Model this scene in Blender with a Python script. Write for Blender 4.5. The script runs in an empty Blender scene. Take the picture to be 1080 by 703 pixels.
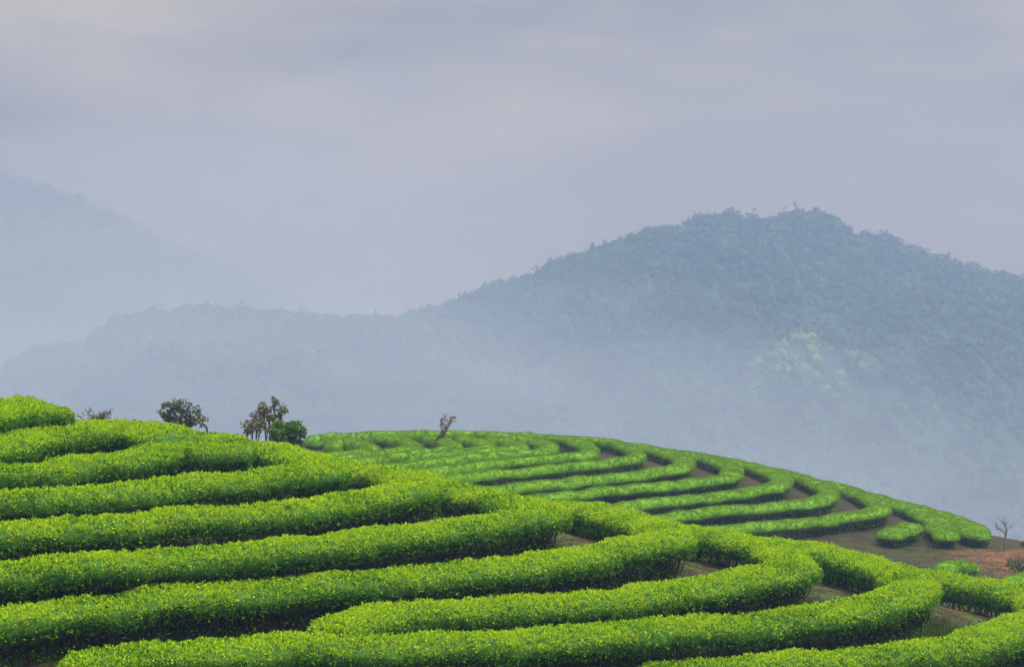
import bpy, math, random
import numpy as np

random.seed(7)
rng = np.random.default_rng(11)
sc = bpy.context.scene
COL = sc.collection
R = math.radians

# ------------------------------------------------------------------ camera
F_PX, CX, HY = 1800.0, 540.0, 300.0        # focal length in pixels of a 1080 px wide frame, frame centre, eye level
cam_d = bpy.data.cameras.new('camera')
cam_d.sensor_width = 36.0
cam_d.lens = 36.0 * F_PX / 1080.0
cam_d.shift_y = -(351.5 - HY) / 1080.0
cam_d.clip_start = 0.5
cam_d.clip_end = 12000
cam = bpy.data.objects.new('camera', cam_d)
cam.location = (0, 0, 0)
cam.rotation_euler = (R(90), 0, 0)
COL.objects.link(cam)
sc.camera = cam

# ------------------------------------------------------------------ sky, sun, exposure
SUN_EL, SUN_AZ = R(60), R(90)             # azimuth clockwise from +Y (the view direction)
world = bpy.data.worlds.new('World')
sc.world = world
world.use_nodes = True
nt = world.node_tree
nt.nodes.clear()
N, L = nt.nodes, nt.links
out = N.new('ShaderNodeOutputWorld')
bg = N.new('ShaderNodeBackground')
sky = N.new('ShaderNodeTexSky')
sky.sky_type = 'NISHITA'
sky.sun_disc = False
sky.sun_elevation = SUN_EL
sky.sun_rotation = SUN_AZ
sky.air_density = 1.0
sky.dust_density = 3.0
tc = N.new('ShaderNodeTexCoord')
sep = N.new('ShaderNodeSeparateXYZ')
L.new(tc.outputs['Generated'], sep.inputs[0])
# overcast cloud deck: brighter overhead than at the horizon, soft patches of warm grey and mauve
ramp = N.new('ShaderNodeValToRGB')
ramp.color_ramp.elements[0].position = 0.0
ramp.color_ramp.elements[0].color = (0.74, 0.71, 0.73, 1)
ramp.color_ramp.elements[1].position = 1.0
ramp.color_ramp.elements[1].color = (9.0, 8.9, 8.8, 1)
e = ramp.color_ramp.elements.new(0.17)
e.color = (0.90, 0.85, 0.80, 1)
e = ramp.color_ramp.elements.new(0.4)
e.color = (3.4, 3.35, 3.4, 1)
L.new(sep.outputs['Z'], ramp.inputs[0])
mp = N.new('ShaderNodeMapping')
mp.inputs['Scale'].default_value = (3.6, 3.6, 14.0)
L.new(tc.outputs['Generated'], mp.inputs[0])
cn = N.new('ShaderNodeTexNoise')
cn.inputs['Scale'].default_value = 1.0
cn.inputs['Detail'].default_value = 4.0
cn.inputs['Roughness'].default_value = 0.5
L.new(mp.outputs[0], cn.inputs['Vector'])
cr = N.new('ShaderNodeValToRGB')
cr.color_ramp.elements[0].position = 0.36
cr.color_ramp.elements[0].color = (0.56, 0.53, 0.66, 1)
cr.color_ramp.elements[1].position = 0.66
cr.color_ramp.elements[1].color = (1.50, 1.50, 1.24, 1)
L.new(cn.outputs[0], cr.inputs[0])
mul = N.new('ShaderNodeMix')
mul.data_type = 'RGBA'
mul.blend_type = 'MULTIPLY'
mul.inputs[0].default_value = 1.0
L.new(ramp.outputs[0], mul.inputs[6])
L.new(cr.outputs[0], mul.inputs[7])
mx = N.new('ShaderNodeMix')
mx.data_type = 'RGBA'
mx.inputs[0].default_value = 0.95
L.new(sky.outputs[0], mx.inputs[6])
L.new(mul.outputs[2], mx.inputs[7])
L.new(mx.outputs[2], bg.inputs[0])
bg.inputs[1].default_value = 0.1
L.new(bg.outputs[0], out.inputs[0])

sun_d = bpy.data.lights.new('sun', 'SUN')
sun_d.energy = 1.5
sun_d.angle = R(18)
sun_d.color = (1.0, 0.95, 0.86)
sun = bpy.data.objects.new('sun', sun_d)
sun.rotation_euler = (R(90) - SUN_EL, 0, math.pi - SUN_AZ)
COL.objects.link(sun)

sc.view_settings.view_transform = 'Standard'
sc.view_settings.look = 'None'
sc.view_settings.gamma = 1.0
sc.view_settings.exposure = 2.1
sc.render.engine = 'CYCLES'
sc.cycles.use_denoising = True
sc.cycles.max_bounces = 6
sc.cycles.diffuse_bounces = 3
sc.cycles.volume_bounces = 1
sc.cycles.transmission_bounces = 3

# ------------------------------------------------------------------ helpers
def tag(o, label=None, cat=None, group=None, kind=None):
    if label: o['label'] = label
    if cat: o['category'] = cat
    if group: o['group'] = group
    if kind: o['kind'] = kind
    return o

def empty(name, loc):
    o = bpy.data.objects.new(name, None)
    o.location = loc
    o.empty_display_size = 0.3
    COL.objects.link(o)
    return o

def mesh_obj(name, V, F, mats, parent=None, mi=None, smooth=True, origin=(0, 0, 0)):
    """V (n,3) world points, F list of (m,k) index arrays (all tris or quads), mats list, mi list of per-array material index"""
    me = bpy.data.meshes.new(name)
    V = np.asarray(V, np.float32) - np.asarray(origin, np.float32)
    me.vertices.add(len(V))
    me.vertices.foreach_set('co', V.ravel())
    loops = np.concatenate([f.ravel() for f in F]).astype(np.int32)
    tot = np.concatenate([np.full(len(f), f.shape[1], np.int32) for f in F])
    start = np.concatenate([[0], np.cumsum(tot)[:-1]]).astype(np.int32)
    me.loops.add(len(loops))
    me.loops.foreach_set('vertex_index', loops)
    me.polygons.add(len(tot))
    me.polygons.foreach_set('loop_start', start)
    me.polygons.foreach_set('loop_total', tot)
    if mi is not None:
        m = np.concatenate([np.full(len(f), i, np.int32) if np.isscalar(i) else np.asarray(i, np.int32) for f, i in zip(F, mi)])
        me.polygons.foreach_set('material_index', m)
    if smooth:
        me.polygons.foreach_set('use_smooth', np.ones(len(tot), bool))
    for m in mats: me.materials.append(m)
    me.update(calc_edges=True)
    me.validate()
    o = bpy.data.objects.new(name, me)
    COL.objects.link(o)
    if parent is not None:
        o.parent = parent
    else:
        o.location = origin
    return o

class Noise:
    """smooth pseudo-noise in 3-D: a sum of randomly directed waves"""
    def __init__(self, wave, n=14, seed=0):
        g = np.random.default_rng(seed)
        d = g.normal(size=(n, 3)); d /= np.linalg.norm(d, axis=1)[:, None]
        self.k = d * (2 * math.pi / wave) * g.uniform(0.6, 1.5, (n, 1))
        self.p = g.uniform(0, 6.28, n)
    def __call__(self, P):
        s = np.zeros(len(P))
        for k, p in zip(self.k, self.p):
            s += np.sin(P @ k + p)
        return s / math.sqrt(len(self.p))

def tube(pts, rads, sides=6):
    """verts and quads of one tapered tube through pts"""
    pts = np.asarray(pts, float)
    n = len(pts)
    V = []
    for i in range(n):
        t = pts[min(i + 1, n - 1)] - pts[max(i - 1, 0)]
        t /= np.linalg.norm(t) + 1e-9
        a = np.cross(t, (0.31, 0.92, 0.22)); a /= np.linalg.norm(a) + 1e-9
        b = np.cross(t, a)
        th = np.arange(sides) * 2 * math.pi / sides
        V.append(pts[i] + rads[i] * (np.cos(th)[:, None] * a + np.sin(th)[:, None] * b))
    V = np.concatenate(V)
    Q = []
    for i in range(n - 1):
        for j in range(sides):
            k = (j + 1) % sides
            Q.append((i * sides + j, i * sides + k, (i + 1) * sides + k, (i + 1) * sides + j))
    return V, np.array(Q)

def merge(parts):
    V, Q, o = [], [], 0
    for v, q in parts:
        V.append(v); Q.append(q + o); o += len(v)
    return np.concatenate(V), np.concatenate(Q)

def leaf_quads(P, axis, wid, length, width, fold=0.25):
    """folded diamond leaves: P base points, axis unit long axes, wid unit width axes"""
    n = len(P)
    nrm = np.cross(axis, wid)
    mid = P + axis * (length * 0.5)[:, None] + nrm * (length * fold * 0.5)[:, None]
    tip = P + axis * length[:, None] - nrm * (length * 0.08)[:, None]
    V = np.stack([P, mid - wid * (width / 2)[:, None], tip, mid + wid * (width / 2)[:, None]], 1).reshape(-1, 3)
    return V, np.arange(4 * n).reshape(n, 4)

def unit(a):
    return a / (np.linalg.norm(a, axis=1)[:, None] + 1e-9)

# ------------------------------------------------------------------ materials
def mat(name):
    m = bpy.data.materials.new(name)
    m.use_nodes = True
    m.node_tree.nodes.clear()
    return m, m.node_tree.nodes, m.node_tree.links

def leaf_material(name, c1, c2, c3, transl=0.35, rough=0.75, patch=1.6, spec=0.04):
    """leaf tissue whose colour differs leaf by leaf (random per island) and plant by plant (noise)"""
    m, n, l = mat(name)
    o = n.new('ShaderNodeOutputMaterial')
    geo = n.new('ShaderNodeNewGeometry')
    rp = n.new('ShaderNodeValToRGB')
    rp.color_ramp.elements[0].color = (*c1, 1)
    rp.color_ramp.elements[1].color = (*c3, 1)
    k = rp.color_ramp.elements.new(0.5); k.color = (*c2, 1)
    tcn = n.new('ShaderNodeTexCoord')
    nz = n.new('ShaderNodeTexNoise'); nz.inputs['Scale'].default_value = patch; nz.inputs['Detail'].default_value = 3
    l.new(tcn.outputs['Object'], nz.inputs['Vector'])
    a = n.new('ShaderNodeMath'); a.operation = 'MULTIPLY_ADD'
    l.new(nz.outputs[0], a.inputs[0]); a.inputs[1].default_value = 0.9; a.inputs[2].default_value = -0.45
    b = n.new('ShaderNodeMath'); b.operation = 'ADD'; b.use_clamp = True
    oi = n.new('ShaderNodeObjectInfo')           # each bush row its own slight shift in hue
    ob = n.new('ShaderNodeMath'); ob.operation = 'MULTIPLY_ADD'
    l.new(oi.outputs['Random'], ob.inputs[0]); ob.inputs[1].default_value = 0.24; ob.inputs[2].default_value = -0.12
    ac = n.new('ShaderNodeMath'); ac.operation = 'ADD'
    l.new(a.outputs[0], ac.inputs[0]); l.new(ob.outputs[0], ac.inputs[1])
    l.new(geo.outputs['Random Per Island'], b.inputs[0]); l.new(ac.outputs[0], b.inputs[1])
    l.new(b.outputs[0], rp.inputs[0])
    p = n.new('ShaderNodeBsdfPrincipled')
    p.inputs['Roughness'].default_value = rough
    p.inputs['Specular IOR Level'].default_value = spec
    l.new(rp.outputs[0], p.inputs['Base Color'])
    if transl:
        t = n.new('ShaderNodeBsdfTranslucent')
        l.new(rp.outputs[0], t.inputs[0])
        s = n.new('ShaderNodeMixShader'); s.inputs[0].default_value = transl
        l.new(p.outputs[0], s.inputs[1]); l.new(t.outputs[0], s.inputs[2])
        l.new(s.outputs[0], o.inputs[0])
    else:
        l.new(p.outputs[0], o.inputs[0])
    return m

def noisy_material(name, c1, c2, scale, rough=0.9, bump=0.0, detail=6):
    m, n, l = mat(name)
    o = n.new('ShaderNodeOutputMaterial')
    tcn = n.new('ShaderNodeTexCoord')
    nz = n.new('ShaderNodeTexNoise'); nz.inputs['Scale'].default_value = scale; nz.inputs['Detail'].default_value = detail
    l.new(tcn.outputs['Object'], nz.inputs['Vector'])
    rp = n.new('ShaderNodeValToRGB')
    rp.color_ramp.elements[0].position = 0.3; rp.color_ramp.elements[0].color = (*c1, 1)
    rp.color_ramp.elements[1].position = 0.7; rp.color_ramp.elements[1].color = (*c2, 1)
    l.new(nz.outputs[0], rp.inputs[0])
    p = n.new('ShaderNodeBsdfPrincipled')
    p.inputs['Roughness'].default_value = rough
    p.inputs['Specular IOR Level'].default_value = 0.05
    l.new(rp.outputs[0], p.inputs['Base Color'])
    if bump:
        bp = n.new('ShaderNodeBump'); bp.inputs['Strength'].default_value = bump; bp.inputs['Distance'].default_value = 0.05
        l.new(nz.outputs[0], bp.inputs['Height']); l.new(bp.outputs[0], p.inputs['Normal'])
    l.new(p.outputs[0], o.inputs[0])
    return m

M = {}
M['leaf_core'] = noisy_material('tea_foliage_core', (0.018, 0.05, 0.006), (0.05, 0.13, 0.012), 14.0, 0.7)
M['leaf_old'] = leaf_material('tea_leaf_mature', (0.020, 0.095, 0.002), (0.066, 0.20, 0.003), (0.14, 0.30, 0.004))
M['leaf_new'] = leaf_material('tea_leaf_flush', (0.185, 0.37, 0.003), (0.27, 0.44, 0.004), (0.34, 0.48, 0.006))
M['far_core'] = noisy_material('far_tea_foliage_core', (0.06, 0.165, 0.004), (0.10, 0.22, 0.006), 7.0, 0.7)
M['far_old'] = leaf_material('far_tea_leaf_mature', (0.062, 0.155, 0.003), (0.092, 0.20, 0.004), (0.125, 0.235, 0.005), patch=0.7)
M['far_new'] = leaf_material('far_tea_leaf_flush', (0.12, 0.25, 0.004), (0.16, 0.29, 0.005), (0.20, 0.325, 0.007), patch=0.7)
M['stem'] = noisy_material('tea_stem_wood', (0.018, 0.014, 0.009), (0.05, 0.04, 0.028), 9.0)
M['bark'] = noisy_material('grey_brown_bark', (0.05, 0.04, 0.032), (0.13, 0.11, 0.09), 12.0)
M['dead_wood'] = noisy_material('weathered_dead_wood', (0.10, 0.085, 0.07), (0.24, 0.21, 0.18), 8.0)
M['tree_dark'] = leaf_material('tree_leaf_dark', (0.05, 0.07, 0.03), (0.08, 0.105, 0.045), (0.12, 0.145, 0.065), 0.2)
M['tree_brown'] = leaf_material('tree_leaf_brownish', (0.085, 0.078, 0.042), (0.12, 0.11, 0.056), (0.16, 0.15, 0.07), 0.2)
M['tree_olive'] = leaf_material('tree_leaf_olive', (0.07, 0.08, 0.02), (0.11, 0.115, 0.03), (0.15, 0.14, 0.045), 0.25)
M['tree_green'] = leaf_material('tree_leaf_green', (0.045, 0.11, 0.012), (0.075, 0.165, 0.018), (0.11, 0.21, 0.028), 0.25)
M['grass'] = leaf_material('grass_blade', (0.03, 0.06, 0.01), (0.05, 0.09, 0.014), (0.10, 0.13, 0.03), 0.3)
M['grove'] = leaf_material('pale_grove_crown', (0.05, 0.10, 0.045), (0.09, 0.16, 0.065), (0.14, 0.21, 0.08), 0.0, 0.8, patch=0.03)
M['litter'] = leaf_material('fallen_tea_leaf', (0.03, 0.02, 0.01), (0.07, 0.05, 0.022), (0.13, 0.10, 0.04), 0.0, 0.8)
M['forest'] = leaf_material('forest_crown', (0.012, 0.044, 0.038), (0.017, 0.058, 0.046), (0.036, 0.088, 0.056), 0.0, 0.8, patch=0.012)

# ------------------------------------------------------------------ rows: crest lines on the two hills
def U(px, py, z):
    D = -z * F_PX / (py - HY)
    return ((px - CX) / F_PX * D, D, z)

def lift(tr):
    """fill in the crest elevation between the surveyed points, then place the row on the hill"""
    px = np.array([[t[0], t[1]] for t in tr], float)
    s = np.concatenate([[0], np.cumsum(np.linalg.norm(np.diff(px, axis=0), axis=1))])
    ks = [i for i, t in enumerate(tr) if len(t) > 2]
    z = np.interp(s, s[ks], [tr[i][2] for i in ks])
    return np.array([U(a, b, c) for (a, b), c in zip(px, z)])

def smooth_path(P, step, sig):
    s = np.concatenate([[0], np.cumsum(np.linalg.norm(np.diff(P, axis=0), axis=1))])
    n = max(8, int(s[-1] / step))
    t = np.linspace(0, s[-1], n)
    Q = np.stack([np.interp(t, s, P[:, i]) for i in range(3)], 1)
    w = int(3 * sig / step)
    if w > 0:
        k = np.exp(-0.5 * (np.arange(-w, w + 1) * step / sig) ** 2); k /= k.sum()
        pad = np.concatenate([2 * Q[0] - Q[1:w + 1][::-1], Q, 2 * Q[-1] - Q[-w - 1:-1][::-1]]) if n > w + 1 else None
        if pad is not None:
            Q = np.stack([np.convolve(pad[:, i], k, 'valid') for i in range(3)], 1)
    return Q

NEAR = [
 # key, trace, extend at the start (m to the left), extend at the end (m behind the hill)
 ('a0', [(0,417.5,-4.05),(20,418.5),(45,421,-4.3)], 7, 0),
 ('a', [(0,427,-4.05),(40,424.5),(74,429,-4.55)], 7, 0),
 ('b', [(0,460,-4.84),(42,452),(83,447,-4.95),(125,444),(160,448,-5.1),(178,452),(184,450),(176,447,-5.15),(150,445),(125,443.5,-5.1)], 7, 5),
 ('c', [(0,488,-5.49),(50,485),(100,478),(140,473),(165,469),(185,466,-5.6),(225,466),(243,466),(248,463),(238,460),(215,455.5),(195,452,-5.6)], 7, 7),
 ('d', [(0,515,-6.06),(75,512),(130,509),(175,504),(225,499),(270,495.5),(290,492,-6.2),(325,490),(340,488),(343,485),(335,481),(315,474),(295,469.5),(270,466,-6.25)], 7, 9),
 ('e', [(0,551,-6.8),(50,548),(100,545),(150,541),(200,537),(250,534),(300,529),(340,524),(370,519),(395,514,-6.9),(425,510),(442,507),(446,504),(440,499.5),(420,494),(395,490),(370,487,-6.95)], 7, 10),
 ('f', [(0,591,-7.58),(40,586),(75,585),(125,582),(200,576),(250,571),(312,567),(345,564),(382,559),(420,555),(457,551),(495,545),(515,541,-7.75),(550,537),(572,534),(578,530),(570,526),(540,522.5),(510,516),(480,509),(455,502,-7.75)], 7, 11),
 ('g', [(0,642,-8.55),(45,635),(90,630),(135,625),(180,620),(237,615),(270,613),(295,607),(345,604),(395,600),(445,597),(495,592),(540,588),(577,584),(602,579),(627,574),(652,570,-8.75),(685,566),(702,562),(706,557),(695,549),(665,540),(640,533),(600,527,-8.75)], 7, 12),
 ('h', [(346,655,-9.35),(362,647),(390,639),(425,636),(465,635),(490,633),(540,630),(565,628),(612,626),(640,622),(680,617),(720,610),(760,606),(785,600,-9.7),(815,596),(831,592),(836,586),(826,577),(800,567),(770,560),(740,555),(710,552,-9.75)], 0, 12),
 ('i', [(80,693,-9.3),(103,684),(135,679),(175,678,-9.4),(212,676),(270,672),(320,669),(370,670),(420,670),(470,669),(507,667),(540,664,-10.0),(590,662),(640,657),(690,654),(727,652),(765,649),(810,644),(860,639),(895,634),(915,628,-10.4),(945,622),(962,616),(966,609),(955,599),(930,591),(900,583),(870,575),(835,569,-10.5)], 0, 12),
 ('j', [(675,700,-11.1),(690,697),(727,694),(765,693),(810,690,-11.2),(885,687),(910,683),(947,678),(985,673),(1022,667),(1048,658,-11.4),(1080,650),(1100,642),(1104,632),(1090,620),(1060,613),(1040,609.5),(1010,605),(970,599,-11.5)], 0, 10),
]
FAR = [
 ('q', [(322,458,-12.3),(370,455),(420,453.5),(470,453),(510,454),(545,456.5,-12.4)], 0, 0),
 ('r', [(318,479,-12.0),(335,477.5),(365,474),(388,471.5),(394,469),(385,464.5),(362,461),(346,464,-12.0)], 6, 0),
 ('s', [(350,480.5,-12.1),(390,475),(418,471),(435,469),(438,467),(430,462),(415,458.5),(395,457.5,-12.1)], 6, 0),
 ('t', [(405,477,-12.2),(425,474.5),(455,471.5),(475,469.5),(481,467.5),(477,464),(467,460.5),(450,457.5,-12.25)], 0, 0),
 ('u', [(455,473,-12.3),(490,471),(508,469.5),(517,468),(514,465),(502,461.5),(485,457.5,-12.35)], 0, 0),
 ('v', [(362,484,-12.3),(403,478.5),(453,475),(500,472),(517,471),(535,470,-12.45),(547,468.5),(550,466),(545,463.5),(530,461),(512,457.5,-12.45)], 6, 0),
 ('w', [(395,490,-12.5),(445,484),(480,479.5),(513,476),(547,473.5),(562,472,-12.6),(576,470.5),(582,468.5),(580,466),(573,463),(560,459.5),(540,457,-12.6)], 8, 4),
 ('y', [(437,494,-12.9),(480,489),(513,484.5),(547,481),(572,478.5),(597,476.5,-13.1),(613,475.5),(622,473.5),(624,470),(617,465),(603,460),(588,457.5),(570,456.5,-13.1)], 10, 6),
 ('x', [(470,502,-13.5),(510,495.5),(547,493),(588,488),(622,485.5),(645,482.5,-13.6),(662,481),(671,478),(673,474.5),(666,469),(650,463.5),(620,460,-13.6)], 12, 8),
 ('z', [(505,512.5,-14.2),(547,508),(597,504),(633,500),(667,497),(692,492.5,-14.4),(711,490),(721,486.5),(723,482),(714,476.5),(700,472.5),(675,467.5,-14.4)], 14, 8),
 ('b', [(540,522.5,-15.0),(570,520),(602,516),(653,511),(710,507),(742,502,-15.1),(760,500),(771,496),(773,490),(766,485.5),(750,479.5),(725,475,-15.1)], 14, 8),
 ('c', [(630,533,-15.7),(677,526.5),(717,522),(765,517),(795,511.5,-15.9),(813,510),(824,505),(826,500),(817,495.5),(795,488),(770,482.5,-15.9)], 16, 8),
 ('d', [(665,545,-16.4),(702,541),(740,534.5),(773,532),(807,530),(840,527,-16.6),(861,524),(873,518.5),(875,513),(866,507.5),(847,500),(823,494,-16.7)], 14, 8),
 ('e', [(715,557,-17.2),(740,555),(790,551),(833,547),(867,544),(897,539,-17.4),(912,537),(926,534),(930,529.5),(918,521),(898,512.5),(875,507,-17.5)], 12, 8),
 ('f', [(917,519,-18.1),(935,524.5),(950,528.5),(972,535),(988,545),(996,554),(999,561,-18.4)], 0, 0),
 ('fb', [(966,549,-18.2),(950,553.5),(934,560,-18.3)], 0, 0),
 ('g', [(950,528,-18.5),(968,532.5),(993,539.5),(1013,545.5),(1027,553),(1032,561,-18.8)], 0, 0),
 ('m', [(993,594,-17.7),(1010,589),(1030,593,-17.7)], 0, 0),
 ('n', [(1066,608,-17.9),(1085,602),(1112,597,-17.9)], 0, 0),
]

def build_path(tr, ext0, ext1, step, sig):
    P = lift(tr)
    if ext0:
        d = P[0] - P[min(2, len(P) - 1)]; d[2] = 0; d /= np.linalg.norm(d)
        P = np.concatenate([[P[0] + d * ext0], [P[0] + d * ext0 * 0.5], P])
    if ext1:
        d = P[-1] - P[-2]; d[2] = 0; d /= np.linalg.norm(d)
        t = np.array([-0.96, 0.28, 0.0])
        Q = [P[-1]]
        n = int(ext1 / 1.0)
        for i in range(n):
            w = min(1, (i + 1) / 4)
            v = d * (1 - w) + t * w; v /= np.linalg.norm(v)
            q = Q[-1] + v; q[2] -= 0.03 * i / max(n, 1)
            Q.append(q)
        P = np.concatenate([P, np.array(Q[1:])])
    return smooth_path(P, step, sig)

H_NEAR, H_FAR = 1.45, 1.32                  # crest above the soil
paths = {}
for k, tr, a, b in NEAR: paths['near_' + k] = build_path(tr, a, b, 0.13, 0.55)
for k, tr, a, b in FAR: paths['far_' + k] = build_path(tr, a, b, 0.2, 0.7)

# ------------------------------------------------------------------ ground: one sheet fitted under the rows
ctrl = []
for k, P in paths.items():
    st = 14 if k.startswith('near') else 16
    h = H_NEAR if k.startswith('near') else H_FAR
    q = P[::st].copy(); q[:, 2] -= h
    ctrl.append(q)
for px, D, z in [(890,121,-19.4),(930,116,-19.4),(960,121,-19.5),(1000,117,-19.5),(1040,121,-19.6),(1085,121,-19.6),
                 (1000,110,-19.3),(1060,112,-19.4),(1120,118,-19.7),(1055,127,-19.6),(1085,127,-19.6),(1120,127,-19.7),(940,108,-19.2),(860,114,-19.0),(800,108,-18.6)]:
    ctrl.append(np.array([[(px - CX) / F_PX * D, D, z]]))
ctrl = np.concatenate(ctrl)
S = 50.0
def tps(r2):
    return 0.5 * r2 * np.log(r2 + 1e-9)
cxy = ctrl[:, :2] / S
K = tps(((cxy[:, None] - cxy[None]) ** 2).sum(-1))
n = len(ctrl)
A = np.zeros((n + 3, n + 3))
A[:n, :n] = K + np.eye(n) * 4e-4
A[:n, n] = 1; A[:n, n + 1:] = cxy; A[n, :n] = 1; A[n + 1:, :n] = cxy.T
sol = np.linalg.solve(A, np.concatenate([ctrl[:, 2], np.zeros(3)]))
sstep = lambda a, b, v: (lambda t: t * t * (3 - 2 * t))(np.clip((v - a) / (b - a), 0, 1))
gn1, gn2, gn3 = Noise(9, seed=3), Noise(1.6, seed=4), Noise(160, seed=5)

def ground_z(x, y):
    x = np.atleast_1d(np.asarray(x, float)); y = np.atleast_1d(np.asarray(y, float))
    far = np.maximum(0, np.maximum(np.maximum(y - 165, np.abs(x - 5) - 75), -30 - y))
    floor = -27 - 220 * sstep(0, 420, far)
    z = floor.copy()
    near = (far <= 0)
    idx = np.nonzero(near)[0]
    for c in np.array_split(idx, max(1, len(idx) // 4000)):
        if not len(c): continue
        p = np.stack([x[c], y[c]], 1)
        d2 = ((p[:, None] / S - cxy[None]) ** 2).sum(-1)
        h = tps(d2) @ sol[:n] + sol[n] + (p / S) @ sol[n + 1:]
        d = np.sqrt(d2.min(1)) * S
        h = np.clip(h, -28, -4.0)
        h = h - 0.5 * np.maximum(0, d - 5.0)
        z[c] = np.maximum(h, floor[c])
    cam_bank = -1.75 - 0.95 * np.maximum(0, y - 2.5) - 0.02 * np.abs(x) ** 1.3
    z = np.where(y < 40, np.maximum(z, cam_bank), z)
    P = np.stack([x, y, np.zeros_like(x)], 1)
    z = z + 0.05 * gn1(P) + 0.025 * gn2(P) + gn3(P) * 5 * sstep(20, 400, far)
    return z

def axis(dense0, dense1, step, lo, hi, grow=1.16):
    a = list(np.arange(dense0, dense1 + 1e-6, step))
    s = step; v = dense1
    while v < hi:
        s *= grow; v += s; a.append(v)
    s = step; v = dense0
    while v > lo:
        s *= grow; v -= s; a.insert(0, v)
    return np.array(a)
gx = axis(-26, 44, 0.38, -3600, 3600)
gy = axis(34, 150, 0.38, -50, 4800)
GX, GY = np.meshgrid(gx, gy)
GZ = ground_z(GX.ravel(), GY.ravel())
nx, ny = len(gx), len(gy)
i = np.arange(nx * ny).reshape(ny, nx)
quads = np.stack([i[:-1, :-1], i[:-1, 1:], i[1:, 1:], i[1:, :-1]], -1).reshape(-1, 4)

def ground_material():
    m, n, l = mat('plantation_soil')
    o = n.new('ShaderNodeOutputMaterial')
    tcn = n.new('ShaderNodeTexCoord')
    def noise(scale, detail=5):
        q = n.new('ShaderNodeTexNoise'); q.inputs['Scale'].default_value = scale; q.inputs['Detail'].default_value = detail
        l.new(tcn.outputs['Object'], q.inputs['Vector']); return q
    def ramp(src, p0, c0, p1, c1):
        q = n.new('ShaderNodeValToRGB')
        q.color_ramp.elements[0].position = p0; q.color_ramp.elements[0].color = (*c0, 1)
        q.color_ramp.elements[1].position = p1; q.color_ramp.elements[1].color = (*c1, 1)
        l.new(src, q.inputs[0]); return q
    def mixc(f, a, b):
        q = n.new('ShaderNodeMix'); q.data_type = 'RGBA'
        l.new(f, q.inputs[0]); l.new(a, q.inputs[6]); l.new(b, q.inputs[7]); return q.outputs[2]
    fine, mid, big = noise(7), noise(0.9), noise(0.16)
    dark = ramp(fine.outputs[0], 0.3, (0.009, 0.006, 0.003), 0.7, (0.032, 0.021, 0.010)).outputs[0]
    moss = ramp(fine.outputs[0], 0.3, (0.014, 0.030, 0.004), 0.7, (0.040, 0.070, 0.010)).outputs[0]
    mossf = ramp(mid.outputs[0], 0.43, (0, 0, 0), 0.58, (1, 1, 1)).outputs[0]
    sp = n.new('ShaderNodeSeparateXYZ'); l.new(tcn.outputs['Object'], sp.inputs[0])
    def mrange(src, a, b):
        q = n.new('ShaderNodeMapRange'); q.inputs['From Min'].default_value = a; q.inputs['From Max'].default_value = b
        q.interpolation_type = 'SMOOTHSTEP'; l.new(src, q.inputs[0]); return q.outputs[0]
    def mulm(a, b):
        q = n.new('ShaderNodeMath'); q.operation = 'MULTIPLY'; l.new(a, q.inputs[0]); l.new(b, q.inputs[1]); return q.outputs[0]
    base = mixc(mulm(mossf, mrange(sp.outputs['Y'], 165, 85)), dark, moss)
    # the open clearing of red earth beside the far hill
    red = ramp(mid.outputs[0], 0.35, (0.035, 0.024, 0.015), 0.62, (0.11, 0.044, 0.02)).outputs[0]
    wx = n.new('ShaderNodeMath'); wx.operation = 'MULTIPLY_ADD'; l.new(mid.outputs[0], wx.inputs[0]); wx.inputs[1].default_value = 8; l.new(sp.outputs['X'], wx.inputs[2])
    mask = mulm(mrange(wx.outputs[0], 34, 40), mrange(sp.outputs['Y'], 100, 106))
    mask = mulm(mask, mrange(sp.outputs['Y'], 128, 124))
    c = mixc(mask, base, red)
    p = n.new('ShaderNodeBsdfPrincipled'); p.inputs['Roughness'].default_value = 0.95
    p.inputs['Specular IOR Level'].default_value = 0.15
    l.new(c, p.inputs['Base Color'])
    bp = n.new('ShaderNodeBump'); bp.inputs['Strength'].default_value = 0.6; bp.inputs['Distance'].default_value = 0.06
    l.new(fine.outputs[0], bp.inputs['Height']); l.new(bp.outputs[0], p.inputs['Normal'])
    l.new(p.outputs[0], o.inputs[0])
    return m
M['ground'] = ground_material()
g = mesh_obj('ground', np.stack([GX.ravel(), GY.ravel(), GZ], 1), [quads], [M['ground']])
tag(g, kind='structure')

# ------------------------------------------------------------------ mountains and their forest
def ico(sub):
    import bmesh
    bm = bmesh.new(); bmesh.ops.create_icosphere(bm, subdivisions=sub, radius=1.0)
    bm.verts.ensure_lookup_table()
    V = np.array([v.co[:] for v in bm.verts]); Fc = np.array([[v.index for v in f.verts] for f in bm.faces])
    bm.free(); return V, Fc
ICO_V, ICO_F = ico(1)

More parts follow.
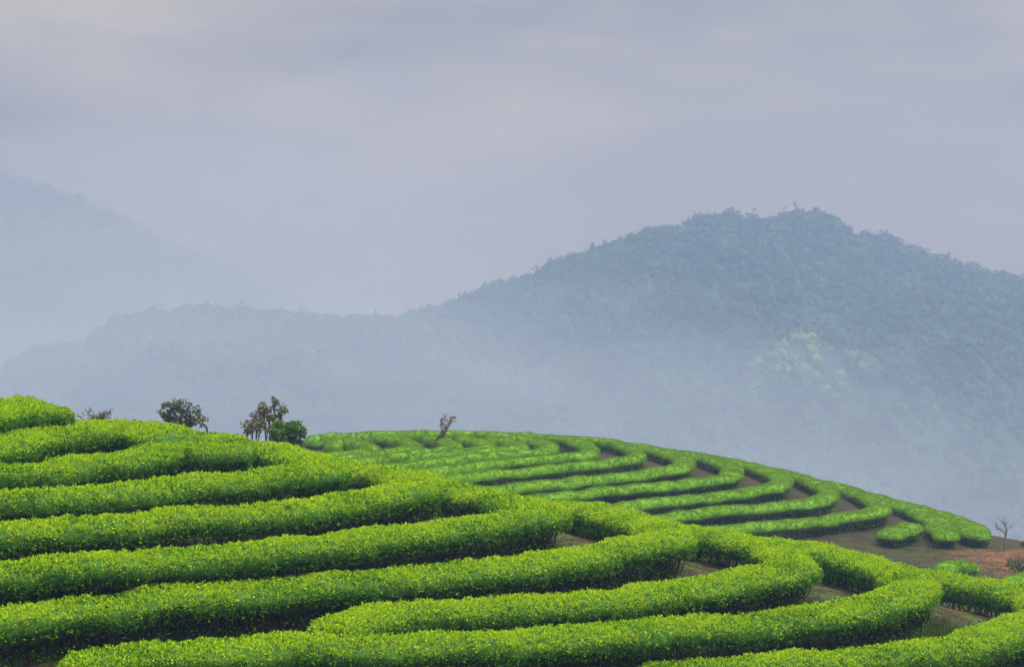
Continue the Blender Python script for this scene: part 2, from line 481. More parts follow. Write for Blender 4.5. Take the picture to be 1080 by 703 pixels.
def mountain(outline, D, base_z, near_foot, far_foot, mname, fname, ncrown, rad, seed, tufts=36):
    """a ridge whose skyline follows the surveyed outline (px, py at distance D), with slopes to the valley on both sides"""
    o = np.array(outline, float)
    g_ = np.random.default_rng(seed)
    X = (o[:, 0] - CX) / F_PX * D
    Z = (HY - o[:, 1]) / F_PX * D
    crown_h = rad * 0.9
    n1, n2 = Noise(D * 0.22, seed=seed), Noise(D * 0.06, seed=seed + 1)
    def height(x, y):
        P = np.stack([x, y, np.zeros_like(x)], 1)
        top = np.interp(x, X, Z) - crown_h
        w = n1(P) * D * 0.012
        t = np.where(y < D, (D - (y + w * 0)) / near_foot, (y - D) / far_foot)
        t = np.clip(t, 0, 1)
        s = np.clip(1 - t, 0, 1) ** 1.05
        z = base_z + (top - base_z) * s
        return z + (n1(P) * 0.5 + n2(P) * 0.35) * D * 0.026 * np.clip(t * 6, 0, 1)
    xs = np.linspace(X[0], X[-1], 160); ys = np.linspace(D - near_foot, D + far_foot, 90)
    a, b = np.meshgrid(xs, ys)
    z = height(a.ravel(), b.ravel())
    k = np.arange(a.size).reshape(a.shape)
    q = np.stack([k[:-1, :-1], k[:-1, 1:], k[1:, 1:], k[1:, :-1]], -1).reshape(-1, 4)
    m = mesh_obj(mname, np.stack([a.ravel(), b.ravel(), z], 1), [q], [M['forest']])
    tag(m, kind='structure')
    cx = g_.uniform(X[0], X[-1], ncrown)
    u = g_.uniform(0, 1, ncrown) ** 1.25
    cy = D + far_foot * 0.06 - u * near_foot * 0.72
    cz = height(cx, cy)
    r = rad * g_.uniform(0.45, 1.0, ncrown) * g_.choice([1, 1, 1, 1.5], ncrown)
    Vs, Fs, LP, LN, LS = [], [], [], [], []
    vn = len(ICO_V)
    for i in range(ncrown):
        d = ICO_V + 0
        ph = g_.uniform(0, 6.28, 9); kk = g_.normal(size=(9, 3)) * 3.2
        lump = 1 + 0.09 * np.sin(d @ kk.T + ph).sum(1)
        th = g_.uniform(0, 6.28); c_, s_ = math.cos(th), math.sin(th)
        v = d * lump[:, None] * r[i] * np.array([1, 1, g_.uniform(0.75, 1.25)])
        v = np.stack([v[:, 0] * c_ - v[:, 1] * s_, v[:, 0] * s_ + v[:, 1] * c_, v[:, 2]], 1)
        cc = np.array([cx[i], cy[i], cz[i] + r[i] * 0.25])
        Vs.append(v * 0.86 + cc); Fs.append(ICO_F + i * vn)
        d = unit(g_.normal(size=(tufts, 3)) + np.array([0, -0.25, 0.5]))
        lump = np.clip(1 + 0.10 * np.sin(d @ kk.T + ph).sum(1), .7, 1.35)
        LP.append(cc + d * lump[:, None] * r[i] * np.array([1, 1, 1.0]) * g_.uniform(0.76, 1.0, (tufts, 1))); LN.append(d); LS.append(np.full(tufts, r[i]))
    LP, LN, LS = np.concatenate(LP), np.concatenate(LN), np.concatenate(LS)
    ax = unit(LN * 0.5 + g_.normal(size=LN.shape) * 0.8); wd = unit(np.cross(ax, g_.normal(size=LN.shape)))
    ln = LS * 0.42 * g_.uniform(0.6, 1.4, len(LS))
    LV, LQ = leaf_quads(LP, ax, wd, ln, ln * 0.75)
    nv = ncrown * vn
    # a grove of paler, younger trees on one shoulder of the slope
    gx_, gz_ = (cx / cy * F_PX + CX), (HY - cz / cy * F_PX)
    pale = ((gx_ - 850) / 60) ** 2 + ((gz_ - 385) / 34) ** 2 + 0.5 * Noise(60, seed=seed + 9)(np.stack([cx, cy, cz], 1)) < g_.uniform(0.2, 1.1, ncrown)
    pale = pale & (D < 2000)
    mi_ = [np.repeat(pale, len(ICO_F)).astype(int), np.repeat(pale, tufts).astype(int)]
    f = mesh_obj(fname, np.concatenate(Vs + [LV]), [np.concatenate(Fs), LQ + nv], [M['forest'], M['grove']], None, mi_, False)
    tag(f, kind='stuff')
    return m, f

main_ridge = [(-260,455),(-120,430),(-40,405),(10,392),(60,372),(105,350),(120,336),(160,326),(200,323),(250,322),(300,328),(350,331),(400,333),(440,330),(470,319),
              (520,300),(560,288),(600,269),(640,257),(680,243),(720,236),(738,225),(770,225),(800,229),(830,224),(860,223),(880,227),(897,244),(940,250),
              (970,262),(1000,275),(1040,285),(1080,294),(1150,310),(1250,335),(1400,370)]
mountain(main_ridge, 1500.0, -285, 950, 500, 'mountain', 'forest', 30000, 5.2, 21, 20)
left_ridge = [(-400,120),(-250,140),(-100,160),(0,178),(40,189),(100,214),(140,232),(200,262),(260,292),(330,325),(420,360),(520,390),(640,410),(800,430)]
mountain(left_ridge, 2700.0, -280, 900, 500, 'mountain', 'forest', 7000, 9.0, 22, 12)

# ------------------------------------------------------------------ tea hedges
PN1, PN2, PN3 = Noise(1.5, seed=31), Noise(0.45, seed=32), Noise(0.2, seed=33)

def frame(P):
    T = np.gradient(P, axis=0); T[:, 2] = 0; T = unit(T)
    Sd = np.stack([T[:, 1], -T[:, 0], np.zeros(len(T))], 1)
    return T, Sd

def hedge(name, P, near, height, hw, depth, label, group, dens, leaf, ends=(True, True), young=0.5, seed=0, stems=14.0):
    g_ = np.random.default_rng(seed + 100)
    n = len(P)
    T, Sd = frame(P)
    s = np.concatenate([[0], np.cumsum(np.linalg.norm(np.diff(P, axis=0), axis=1))])
    Ltot = s[-1]
    # rounded ends
    er = 0.95
    d_end = np.full(n, 9.0)
    if ends[0]: d_end = np.minimum(d_end, s)
    if ends[1]: d_end = np.minimum(d_end, Ltot - s)
    q = np.clip(d_end / er, 0.0, 1)
    end_s = np.sqrt(np.clip(1 - (1 - q) ** 2, 0.0004, 1))
    wv = hw * (1 + 0.08 * PN1(P * 0.5) + 0.04 * PN1(P * 1.1))
    m = 26 if near else 18
    th = np.linspace(0, 2 * math.pi, m, endpoint=False)
    ct, st = np.cos(th), np.sin(th)
    ex = np.sign(ct) * np.abs(ct) ** 0.72
    ez = np.where(st > 0, np.abs(st) ** (0.80 if near else 0.95), -np.abs(st) ** 0.7)
    up, dn = (depth * 0.55, depth * 0.45) if near else (depth * 0.66, depth * 0.34)
    prof_z = np.where(ez > 0, ez * up, ez * dn)
    C = P.copy(); C[:, 2] += 0.045 * PN1(P * 0.6 + 7.0) - up - (0.09 if near else 0.09)
    def surf(si, cx_, cz_, disp=True):
        """points on the hedge skin at fractional sample indices si with profile coordinates"""
        i0 = np.clip(si.astype(int), 0, n - 2); f = (si - i0)[:, None]
        c = C[i0] * (1 - f) + C[i0 + 1] * f
        sd = Sd[i0] * (1 - f) + Sd[i0 + 1] * f
        w = (wv[i0] * end_s[i0]) * (1 - f[:, 0]) + (wv[i0 + 1] * end_s[i0 + 1]) * f[:, 0]
        es = end_s[i0] * (1 - f[:, 0]) + end_s[i0 + 1] * f[:, 0]
        v = c + sd * (w * cx_)[:, None]
        v[:, 2] += cz_ * (0.35 + 0.65 * es)
        nr = sd * (cx_ / 1.0 * depth * 0.5)[:, None]; nr[:, 2] += cz_ / (depth * 0.5) * hw * np.where(cz_ > 0, 0.9, 1.0)
        nr = unit(nr)
        if disp:
            a1, a2 = (0.035, 0.03) if near else (0.035, 0.012)
            v = v + nr * (a1 * PN1(v) + a2 * PN2(v) + (0.022 * PN3(v) if near else 0))[:, None]
        return v, nr
    SI = np.repeat(np.arange(n, dtype=float), m)
    V, VN = surf(SI, np.tile(ex, n), np.tile(prof_z, n))
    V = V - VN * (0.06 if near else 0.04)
    k = np.arange(n * m).reshape(n, m)
    k2 = np.roll(k, -1, 1)
    Fq = np.stack([k[:-1], k2[:-1], k2[1:], k[1:]], -1).reshape(-1, 4)
    caps = np.array([list(k[0][::-1]), list(k[-1])])
    # leaves over the skin, dense above, thinner on the underside
    peri = np.sqrt((np.diff(np.append(ex, ex[0])) * hw) ** 2 + (np.diff(np.append(prof_z, prof_z[0]))) ** 2)
    tl = 7                                   # leaves per shoot
    nsh = int(Ltot * peri.sum() * dens / tl)
    nl = nsh * tl
    step = Ltot / (n - 1)
    jit = 0.045 if near else 0.07
    si = np.clip(np.repeat(g_.uniform(0, n - 1.001, nsh), tl) + g_.normal(size=nl) * jit / step, 0, n - 1.001)
    cum = np.concatenate([[0], np.cumsum(peri)])
    pc = (np.repeat(g_.uniform(0, cum[-1], nsh), tl) + g_.normal(size=nl) * jit) % cum[-1]
    tt = np.interp(pc, cum, np.linspace(0, m, m + 1))
    sh_out = np.repeat(g_.uniform(-0.05, 0.05, nsh), tl)
    sh_rand = np.repeat(g_.uniform(size=nsh), tl)
    tt = (tt % m).astype(int) + (tt % 1)
    i0 = tt.astype(int) % m; i1 = (i0 + 1) % m; f = tt % 1
    cx_ = ex[i0] * (1 - f) + ex[i1] * f; cz_ = prof_z[i0] * (1 - f) + prof_z[i1] * f
    keep = (cz_ > -0.05 * depth) | (g_.uniform(size=nl) < 0.30)
    si, cx_, cz_, sh_out, sh_rand = si[keep], cx_[keep], cz_[keep], sh_out[keep], sh_rand[keep]
    base, nr = surf(si, cx_, cz_)
    nl = len(base)
    base = base + nr * ((sh_out + g_.uniform(-0.03, 0.02, nl)) * (1 if near else 0.6))[:, None]
    ax = unit(nr * 0.55 + np.array([0, 0, 0.35]) + g_.normal(size=(nl, 3)) * 0.55)
    wd = unit(np.cross(ax, g_.normal(size=(nl, 3))))
    ln = leaf * g_.uniform(0.6, 1.45, nl)
    # thin hanging twigs of old leaves between the leaf table and the soil
    nk = int(Ltot * 2 * (height - depth) * dens * (0.24 if near else 0.35))
    ki = g_.uniform(1, n - 2, nk); i0 = ki.astype(int)
    side = g_.choice([-1.0, 1.0], nk) * g_.uniform(0.3, 0.85, nk) * wv[i0] * end_s[i0]
    kb = P[i0] + Sd[i0] * side[:, None] + g_.normal(size=(nk, 3)) * 0.05
    kb[:, 2] = P[i0][:, 2] - depth * 0.9 - (height - depth * 0.9) * g_.uniform(0, 1, nk) ** 1.3
    base = np.concatenate([base, kb]); nl = len(base)
    ax = np.concatenate([ax, unit(g_.normal(size=(nk, 3)) + np.array([0, 0, -0.2]))])
    wd = np.concatenate([wd, unit(np.cross(ax[-nk:], g_.normal(size=(nk, 3))))])
    ln = np.concatenate([ln, leaf * (1.0 if near else 1.7) * g_.uniform(0.7, 1.3, nk)])
    nr = np.concatenate([nr, np.tile([0, 0, -1.0], (nk, 1))]); sh_rand = np.concatenate([sh_rand, np.ones(nk)])
    LV, LQ = leaf_quads(base, ax, wd, ln, ln * g_.uniform(0.42, 0.6, nl))
    patch = PN1(base * 0.6)
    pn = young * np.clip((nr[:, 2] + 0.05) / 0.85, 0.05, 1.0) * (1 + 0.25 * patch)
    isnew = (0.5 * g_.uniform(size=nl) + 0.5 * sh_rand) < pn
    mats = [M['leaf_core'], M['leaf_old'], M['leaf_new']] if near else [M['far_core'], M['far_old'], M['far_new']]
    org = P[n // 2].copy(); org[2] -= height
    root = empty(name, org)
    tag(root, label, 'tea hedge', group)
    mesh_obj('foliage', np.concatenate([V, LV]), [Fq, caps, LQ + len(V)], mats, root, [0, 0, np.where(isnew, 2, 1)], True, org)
    # woody stems under the leaf table
    ns = int(Ltot * stems)
    parts = []
    idx = g_.integers(2, n - 2, ns)
    for j in idx:
        if end_s[j] < 0.7: continue
        off = g_.uniform(-0.8, 0.8) * hw
        f0 = P[j] + Sd[j] * off * 0.55 + T[j] * g_.uniform(-.1, .1)
        f0 = np.array([f0[0], f0[1], P[j][2] - height - 0.25])
        f1 = P[j] + Sd[j] * off + T[j] * g_.uniform(-.45, .45); f1[2] -= depth * 0.8
        mid = (f0 + f1) / 2 + np.array([*g_.uniform(-.12, .12, 2), 0.05])
        r0 = g_.uniform(0.012, 0.03)
        parts.append(tube([f0, mid, f1], [r0, r0 * .75, r0 * .5], 4))
    if parts:
        v, qd = merge(parts)
        o = mesh_obj('stems', v, [qd], [M['stem']], root, None, True, org)
        o['kind'] = 'stuff'
    return root

NEAR_LABELS = {
 'a0': 'tea hedge just peeping over the back of the topmost left hedge of the near hill',
 'a': 'topmost full hedge on the near hill, short with a blunt round end at the left',
 'b': 'hedge directly below the topmost blunt one, passing in front of the low bare shrub',
 'c': 'third full hedge down the near hill, bending just below the dark round-topped tree',
 'd': 'fourth full hedge down the near hill, bending just below the dense green bush',
 'e': 'fifth full hedge down the near hill, bending under the far hill stub rows',
 'f': 'sixth full hedge down the near hill, bending around the widest middle dark gap',
 'g': 'seventh full hedge down the near hill, with a grassy patch outside its bright bend',
 'h': 'near hedge that begins with a rounded end in mid slope, below the seventh full hedge',
 'i': 'long near hedge starting at the bare earth in the lower left and bending far right',
 'j': 'lowest near hedge, starting at the bottom frame edge and leaving on the right',
}
GN = 'tea hedges wrapped in hairpins around the near hill'
for ii, (k, tr, a, b) in enumerate(NEAR):
    hedge('tea_hedge', paths['near_' + k], True, H_NEAR, 0.92, 1.0 if k == 'j' else 0.80, NEAR_LABELS[k], GN, 640, 0.078,
          (a == 0 or k in ('a', 'a0'), True), 0.7, ii)

FAR_LABELS = {
 'q': 'long low tea hedge along the far hill skyline, behind the dead stump',
 'r': 'leftmost little hairpin hedge on the far hilltop, beside the dense green bush',
 's': 'small hairpin hedge on the far hilltop, just left of the dead stump',
 't': 'small hairpin hedge on the far hilltop, right in front of the dead stump',
 'u': 'small hairpin hedge on the far hilltop, first bend right of the dead stump',
 'v': 'small hairpin hedge on the far hilltop, second bend right of the dead stump',
 'w': 'small hairpin hedge on the far hilltop, third bend right of the dead stump',
 'y': 'far hill hairpin hedge, seventh bend out from the red earth going up the skyline',
 'x': 'far hill hairpin hedge, sixth bend out from the red earth going up the skyline',
 'z': 'far hill hairpin hedge, fifth bend out from the red earth going up the skyline',
 'b': 'far hill hairpin hedge, fourth bend out from the red earth going up the skyline',
 'c': 'far hill hairpin hedge, third bend out from the red earth going up the skyline',
 'd': 'far hill hairpin hedge, second bend out from the red earth going up the skyline',
 'e': 'lowest far hill hairpin hedge, its bend resting above the brown bank',
 'f': 'tea hedge running down the end of the far hill, touching a stubby spur',
 'fb': 'short stubby hedge spur pointing left above the brown bank',
 'g': 'last tea hedge at the right end of the far hill, with a blunt rounded foot',
 'm': 'lone low mound of a tea hedge sitting on the red earth clearing',
 'n': 'sliver of tea hedge at the right edge, under two little dark bushes',
}
GF = 'tea hedges nested in hairpins on the far hill'
for ii, (k, tr, a, b) in enumerate(FAR):
    hw = 0.70 if k in 'qrstuvwyx' else 0.9 if k not in ('fb', 'f', 'g') else 1.1
    hedge('tea_hedge', paths['far_' + k], False, H_FAR, hw, 1.1 if k in 'qr' else 0.84 if k in 'stuv' else 0.76, FAR_LABELS[k], GF, 280, 0.08, (True, True), 0.5, 40 + ii, 12.0)

# ------------------------------------------------------------------ trees and shrubs
def branching(base, direction, length, radius, depth, spread, g_, parts, tips, bend=0.25, seg=4, kids=(2, 3)):
    pts = [np.array(base, float)]; d = np.array(direction, float); d /= np.linalg.norm(d)
    for i in range(seg):
        d = d + g_.normal(size=3) * bend; d /= np.linalg.norm(d)
        pts.append(pts[-1] + d * length / seg)
    rr = np.linspace(radius, radius * 0.6, seg + 1)
    parts.append(tube(pts, rr, 5))
    if depth == 0:
        tips.append(pts[-1]); return
    for i in range(g_.integers(kids[0], kids[1] + 1)):
        a = pts[g_.integers(max(1, seg - 2), seg + 1)]
        dd = d + g_.normal(size=3) * spread; dd[2] += 0.2
        branching(a, dd, length * g_.uniform(0.55, 0.8), radius * 0.6, depth - 1, spread, g_, parts, tips, bend, seg, kids)

def leaf_cloud(centres, radii, count, size, g_, flat=0.8):
    c = np.asarray(centres); r = np.asarray(radii)
    k = g_.integers(0, len(c), count)
    d = unit(g_.normal(size=(count, 3))) * (g_.uniform(0.25, 1, (count, 1)) ** 0.5)
    P = c[k] + d * r[k][:, None] * np.array([1, 1, flat])
    ax = unit(d + g_.normal(size=(count, 3)) * 0.7)
    wd = unit(np.cross(ax, g_.normal(size=(count, 3))))
    ln = size * g_.uniform(0.6, 1.4, count)
    return leaf_quads(P, ax, wd, ln, ln * 0.6)

def at(px, py, D):
    return np.array([(px - CX) / F_PX * D, D, -(py - HY) / F_PX * D])

def gz(x, y): return float(ground_z([x], [y])[0])

def tree(name, px, D, clumps, leaf_mat, label, cat, seed, nleaf, size, lean=0.0, group=None, crown_name='crown'):
    """clumps: list of (px, py, radius px) telling where the crown's leaf masses hang at the tree's own distance"""
    g_ = np.random.default_rng(seed)
    x = (px - CX) / F_PX * D
    b = np.array([x, D, gz(x, D) - 0.1])
    cs = [at(c[0], c[1], D) + np.array([0, g_.uniform(-.5, .5) * c[2] / F_PX * D, 0]) for c in clumps]
    rs = [c[2] / F_PX * D for c in clumps]
    top = np.mean(cs, axis=0)
    root = empty(name, b)
    tag(root, label, cat, group)
    fork = b + (top - b) * 0.62 + np.array([lean, 0, 0])
    parts = [tube([b, b + (fork - b) * .5 + g_.normal(size=3) * .05, fork], [0.11, 0.085, 0.065], 7)]
    for c, r in zip(cs, rs):
        mid = fork + (c - fork) * .5 + g_.normal(size=3) * .08
        parts.append(tube([fork, mid, c], [0.05, 0.035, 0.02], 5))
        for q in range(5):
            e_ = c + unit(g_.normal(size=(1, 3)))[0] * r * .8
            parts.append(tube([mid + (c - mid) * g_.uniform(.3, 1), (c + e_) / 2 + g_.normal(size=3) * .03, e_], [0.022, 0.014, 0.008], 4))
    v, q = merge(parts)
    mesh_obj('trunk', v, [q], [M['bark']], root, None, True, b)
    # sub-clumps make the outline uneven
    c2, r2 = [], []
    for c, r in zip(cs, rs):
        for _ in range(9):
            d = unit(g_.normal(size=(1, 3)))[0]
            c2.append(c + d * r * .85 * np.array([1, 1, .8])); r2.append(r * g_.uniform(.2, .42))
    v, q = leaf_cloud(c2, r2, nleaf, size, g_)
    mesh_obj(crown_name, v, [q], [leaf_mat], root, None, True, b)
    return root

def bare(name, px, base_y, top_y, D, mat_, label, cat, seed, r0, depth=3, dir_=(0, 0, 1), spread=0.5, nst=1, bend=0.2, on_ground=True, wide=1.0, leaves=0, leaf_mat=None):
    g_ = np.random.default_rng(seed)
    b = at(px, base_y, D)
    if on_ground: b[2] = gz(b[0], b[1]) - 0.05
    hgt = at(px, top_y, D)[2] - b[2]
    root = empty(name, b)
    tag(root, label, cat)
    parts, tips = [], []
    c0 = at(px, base_y, D)                    # where the branching starts, at the height of the hedge tops in front
    if c0[2] > b[2] + .3:
        k1 = b + (c0 - b) * .5 + np.array([.04, 0, 0])
        parts.append(tube([b, k1, c0], [r0 * 1.3, r0 * 1.1, r0], 6))
        b0 = c0
    else:
        b0 = b
    hgt = at(px, top_y, D)[2] - b0[2]
    for s in range(nst):
        d = np.array(dir_, float) + (g_.normal(size=3) * np.array([.5, .5, .05]) if nst > 1 else 0)
        branching(b0, d, hgt * (0.5 if depth > 1 else .7), r0, depth, spread, g_, parts, tips, bend)
    v, q = merge(parts)
    sc_ = hgt / max(1e-3, v[:, 2].max() - b0[2])
    up = v[:, 2] > b0[2]
    v[up] = b0 + (v[up] - b0) * np.array([sc_ ** .7 * wide, sc_ ** .7 * wide, sc_])
    mesh_obj('branches', v, [q], [mat_], root, None, True, b)
    if leaves:
        tp = b0 + (np.array(tips) - b0) * np.array([sc_ ** .7 * wide, sc_ ** .7 * wide, sc_])
        v, q = leaf_cloud(tp, np.full(len(tp), hgt * .07), leaves, 0.10 * D / 80, g_)
        mesh_obj('leaves', v, [q], [leaf_mat], root, None, True, b)
    return root

tree('tree', 190, 84.0, [(178,432,9),(190,427,9),(201,433,9),(188,439,11),(204,441,7),(176,440,6),(188,446,9),(197,447,7)], M['tree_dark'],
     'dark round-topped tree standing behind the near hill, larger than the twiggy sapling beside it', 'tree', 61, 1500, 0.15)
bare('sapling', 218, 452, 436, 84.0, M['bark'], 'thin twiggy sapling just right of the dark round-topped tree', 'sapling', 62, 0.05, 3, spread=0.6, wide=1.4, leaves=160, leaf_mat=M['tree_brown'])
tree('tree', 287, 88.0, [(281,429,7),(289,424,5),(298,432,5),(284,438,6),(291,441,6),(278,433,5)], M['tree_olive'],
     'tallest olive-topped tree rising behind the dense green bush', 'tree', 63, 600, 0.15)
tree('tree', 266, 90.0, [(270,440,7),(259,451,8),(274,446,8),(266,453,8),(282,452,7)], M['tree_brown'],
     'brownish thin-leaved tree on the left of the olive-topped tree', 'tree', 64, 750, 0.15)
tree('bush', 304, 86.0, [(296,452,9),(307,450,10),(314,455,8),(302,460,12),(313,463,9),(293,462,8)], M['tree_green'],
     'dense green bush rounded like a ball at the saddle between the hills', 'bush', 65, 3000, 0.15)
bare('shrub', 103, 448, 431, 74.0, M['bark'], 'low bare shrub with sparse leaves beside the blunt end of the topmost hedge', 'shrub', 66, 0.045, 2,
     spread=0.9, nst=9, wide=1.7, leaves=240, leaf_mat=M['tree_brown'])
bare('sapling', 1059, 581, 544, 126.0, M['bark'], 'lone leafless sapling on the edge of the red earth clearing', 'sapling', 67, 0.085, 4, dir_=(0.2, 0, 1), wide=1.2, spread=0.45, bend=0.14)

# the dead stump on the far hill: a leaning trunk and two twisted forked limbs
def dead_tree():
    D = 137.0
    b = at(457, 469, D); b[2] = gz(b[0], D) - .1
    root = empty('dead_tree', b)
    tag(root, 'weathered dead stump with two twisted limbs standing among the far hill hedges', 'dead tree')
    p = lambda x, y, dy=0.0: at(x, y, D) + np.array([0, dy, 0])
    v, q = tube([b, p(461, 463), p(466, 458.5), p(468, 454.5)], [0.2, 0.15, 0.19, 0.21], 8)
    mesh_obj('trunk', v, [q], [M['bark']], root, None, True, b)
    limbs = [[p(468, 454), p(465.5, 449, .2), p(465, 444, .1), p(466.5, 441, -.1), p(469, 438, -.2), p(472, 436)],
             [p(469, 454), p(472, 449, -.2), p(475, 445, -.1), p(476, 440), p(480, 439.5, .2)],
             [p(467, 447, .1), p(469, 444, .3), p(470, 441, .4)]]
    rads = [[0.15, .12, .09, .06, .04, .02], [0.17, .14, .10, .12, .04], [0.06, .04, .02]]
    gg = np.random.default_rng(17)
    for l_, r_ in zip(limbs, rads):
        # gnarled: resample with kinks and knots, and broken twigs off the limb
        l_ = np.array(l_); t0 = np.linspace(0, 1, len(l_)); t1 = np.linspace(0, 1, 4 * len(l_))
        lp = np.stack([np.interp(t1, t0, l_[:, i]) for i in range(3)], 1) + gg.normal(size=(len(t1), 3)) * 0.045
        pr = [tube(lp, np.interp(t1, t0, r_) * gg.uniform(.75, 1.3, len(t1)), 7)]
        for _ in range(5):
            a = lp[gg.integers(len(lp) // 3, len(lp))]; d = unit(gg.normal(size=(1, 3)) + np.array([0, 0, .6]))[0]
            pr.append(tube([a, a + d * .2 + gg.normal(size=3) * .04, a + d * gg.uniform(.3, .6)], [.045, .03, .015], 4))
        v, q = merge(pr)
        mesh_obj('limb', v, [q], [M['dead_wood']], root, None, True, b)
    g_ = np.random.default_rng(5)
    v, q = leaf_cloud([p(478, 441), p(474, 444), p(470, 449)], [0.28, 0.22, .18], 90, 0.12, g_)
    mesh_obj('leaves', v, [q], [M['tree_brown']], root, None, True, b)
dead_tree()

def small_bush(px, py, D, w, h, leaf_mat, label, seed, n=500):
    g_ = np.random.default_rng(seed)
    b = at(px, py, D); b[2] = gz(b[0], b[1])
    root = empty('bush', b); tag(root, label, 'bush')
    parts = []
    for _ in range(8):
        e_ = b + np.array([g_.uniform(-w, w) * .4, g_.uniform(-w, w) * .4, h * g_.uniform(.5, .9)])
        parts.append(tube([b, (b + e_) / 2 + g_.normal(size=3) * .03, e_], [.02, .015, .008], 4))
    v, q = merge(parts); mesh_obj('stems', v, [q], [M['stem']], root, None, True, b)['kind'] = 'stuff'
    cs = [b + np.array([g_.uniform(-w, w) * .36, g_.uniform(-w, w) * .36, h * g_.uniform(.25, .75)]) for _ in range(14)]
    v, q = leaf_cloud(cs, g_.uniform(.15, .3, 14) * min(w, h) * 1.3, n, 0.13, g_)
    mesh_obj('foliage', v, [q], [leaf_mat], root, None, True, b)
small_bush(1070, 596, 119.0, 1.0, 0.7, M['tree_dark'], 'little dark bush on the red earth, upper of two near the right edge', 71)
small_bush(1076, 604, 116.0, 1.3, 0.9, M['tree_dark'], 'little dark bush on the red earth, lower of two near the right edge', 72)
small_bush(1083, 579, 127.0, 1.0, 0.5, M['tree_green'], 'small green bush on the rim of the clearing at the right edge', 73)
small_bush(966, 592, 114.0, 2.2, 0.7, M['tree_dark'], 'low olive scrub between the brown bank and the lone hedge mound', 74, 700)
small_bush(985, 593, 115.0, 1.6, 0.5, M['tree_dark'], 'low scrub tucked against the left of the lone hedge mound', 75)

# ------------------------------------------------------------------ grass in the gaps
def grass():
    g_ = np.random.default_rng(81)
    pts = []
    for x, y, rx, ry, c in [U(742, 612, -9.9)[:2] + (1.8, 1.3, 4000), U(860, 635, -10.9)[:2] + (1.8, 1.5, 4000), U(1000, 655, -11.6)[:2] + (2.6, 2.2, 7000),
                            U(480, 556, -8.6)[:2] + (1.2, .8, 1500), U(612, 585, -9.4)[:2] + (1.4, .9, 1800), U(20, 702, -10.4)[:2] + (2.0, 1.0, 2000), U(290, 662, -10.3)[:2] + (1.6, .8, 900)]:
        pts.append(np.stack([x + g_.normal(size=c) * rx * .5, y + g_.normal(size=c) * ry * .5], 1))
    c = 6000
    pts.append(np.stack([g_.uniform(20, 42, c), g_.uniform(106, 127, c)], 1)[: c])
    p = np.concatenate(pts)
    z = ground_z(p[:, 0], p[:, 1])
    P = np.column_stack([p, z - 0.01])
    n_ = len(P)
    ax = unit(np.array([0, 0, 1.0]) + g_.normal(size=(n_, 3)) * 0.45)
    wd = unit(np.cross(ax, g_.normal(size=(n_, 3))))
    ln = g_.uniform(0.10, 0.28, n_)
    v, q = leaf_quads(P, ax, wd, ln, np.full(n_, 0.03))
    o = mesh_obj('grass', v, [q], [M['grass']])
    tag(o, kind='stuff')
grass()

def litter():
    g_ = np.random.default_rng(83)
    c = 16000
    p = np.concatenate([np.stack([g_.uniform(-8, 24, c), g_.uniform(48, 72, c)], 1), np.stack([g_.uniform(-16, 8, 5000), g_.uniform(42, 60, 5000)], 1),
                        np.stack([g_.uniform(12, 42, 9000), g_.uniform(104, 140, 9000)], 1)])
    n_ = len(p)
    P = np.column_stack([p, ground_z(p[:, 0], p[:, 1]) + 0.012])
    ax = unit(g_.normal(size=(n_, 3)) * np.array([1, 1, 0.25])); wd = unit(np.cross(np.array([0, 0, 1.0]), ax))
    ln = g_.uniform(0.06, 0.15, n_)
    v, q = leaf_quads(P, ax, wd, ln, ln * 0.5)
    tag(mesh_obj('leaf_litter', v, [q], [M['litter']]), kind='stuff')
litter()

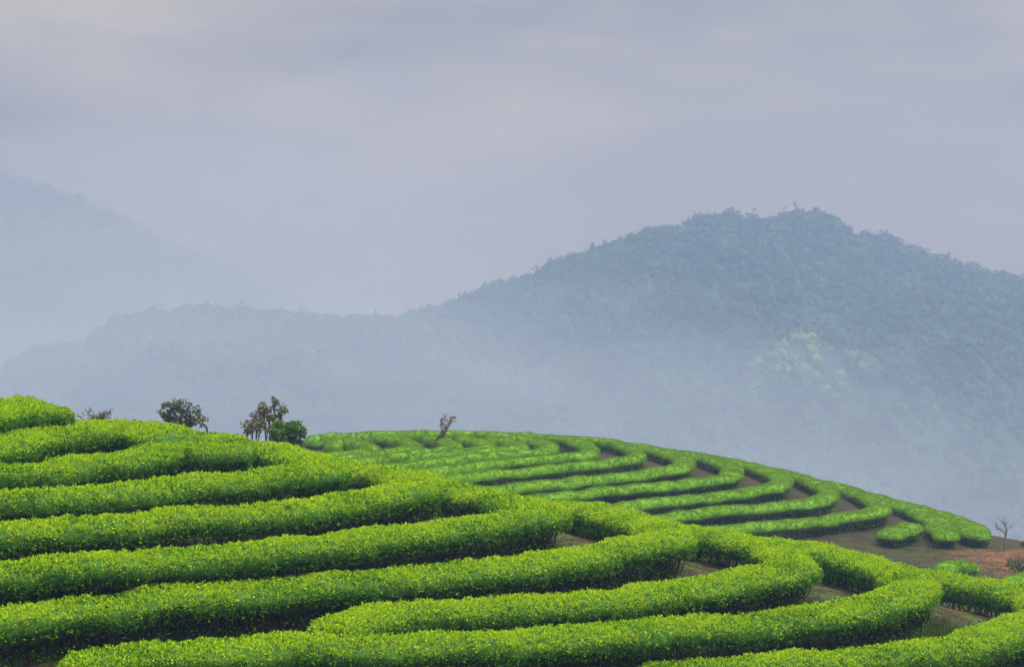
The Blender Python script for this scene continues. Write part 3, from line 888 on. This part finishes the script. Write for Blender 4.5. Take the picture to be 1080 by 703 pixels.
# ------------------------------------------------------------------ air: thin even haze, and mist lying in the valley
def volume_material(name, density, color, absorb=(1, 1, 1), aniso=0.2):
    m, n, l = mat(name)
    o = n.new('ShaderNodeOutputMaterial')
    v = n.new('ShaderNodeVolumePrincipled')
    v.inputs['Color'].default_value = (*color, 1)
    v.inputs['Density'].default_value = density
    v.inputs['Anisotropy'].default_value = aniso
    v.inputs['Absorption Color'].default_value = (*absorb, 1)
    l.new(v.outputs[0], o.inputs['Volume'])
    return m
def box(name, lo, hi, m):
    x0, y0, z0 = lo; x1, y1, z1 = hi
    V = np.array([(x, y, z) for z in (z0, z1) for y in (y0, y1) for x in (x0, x1)], float)
    Q = np.array([(0, 2, 3, 1), (4, 5, 7, 6), (0, 1, 5, 4), (2, 6, 7, 3), (0, 4, 6, 2), (1, 3, 7, 5)])
    return mesh_obj(name, V, [Q], [m], None, None, False)
zmin = float(min(GZ.min(), -120))
hz = box('haze', (gx[0] - 20, gy[0] - 20, zmin - 1), (gx[-1] + 20, gy[-1] + 20, 205), volume_material('haze_air', 0.00088, (0.166, 0.260, 0.46), (0.294, 0.111, 0.0)))
tag(hz, kind='stuff')

def mist(cx, cy, cz, rx, ry, rz, dens, seed):
    """a mist bank: nested lumpy shells, denser towards its middle"""
    V, Fc = ico(5)
    na, nb, nc = Noise(1.1, seed=seed), Noise(0.45, seed=seed + 40), Noise(0.2, seed=seed + 80)
    for sc_, part in ((1.3, 0.3), (1.0, 0.35), (0.68, 0.45)):
        w = V + 3.0 * sc_
        v = V * (sc_ * (1 + 0.10 * na(w) + 0.07 * nb(w) + 0.035 * nc(w)))[:, None] * np.array([rx, ry, rz]) + np.array([cx, cy, cz])
        o = mesh_obj('mist', v, [Fc], [volume_material('valley_mist', dens * part, (0.51, 0.65, 0.90), (0, 0, 0))])
        tag(o, kind='stuff')
for q, (mx_, my_, mz_, rx_, ry_, rz_, dn_) in enumerate([
        (-330, 900, -130, 330, 160, 120, 0.0018), (-180, 760, -150, 300, 130, 110, 0.0022), (-60, 900, -160, 340, 170, 120, 0.0018),
        (60, 700, -160, 260, 120, 105, 0.0018), (-420, 1250, -60, 420, 160, 110, 0.0008), (-120, 1100, -130, 300, 130, 100, 0.0008),
        (230, 800, -240, 280, 160, 130, 0.0011), (-380, 640, -120, 220, 110, 90, 0.0016), (200, 1000, -90, 420, 120, 110, 0.0003),
        (-250, 1020, -70, 350, 120, 90, 0.0003), (440, 820, -290, 240, 160, 140, 0.0009), (90, 620, -185, 200, 110, 105, 0.0012),
        (-480, 2050, 0, 560, 220, 200, 0.0004), (-310, 2100, 10, 400, 200, 190, 0.0013), (-780, 1900, -90, 460, 200, 150, 0.0006)]):
    mist(mx_, my_, mz_, rx_, ry_, rz_, dn_, q)
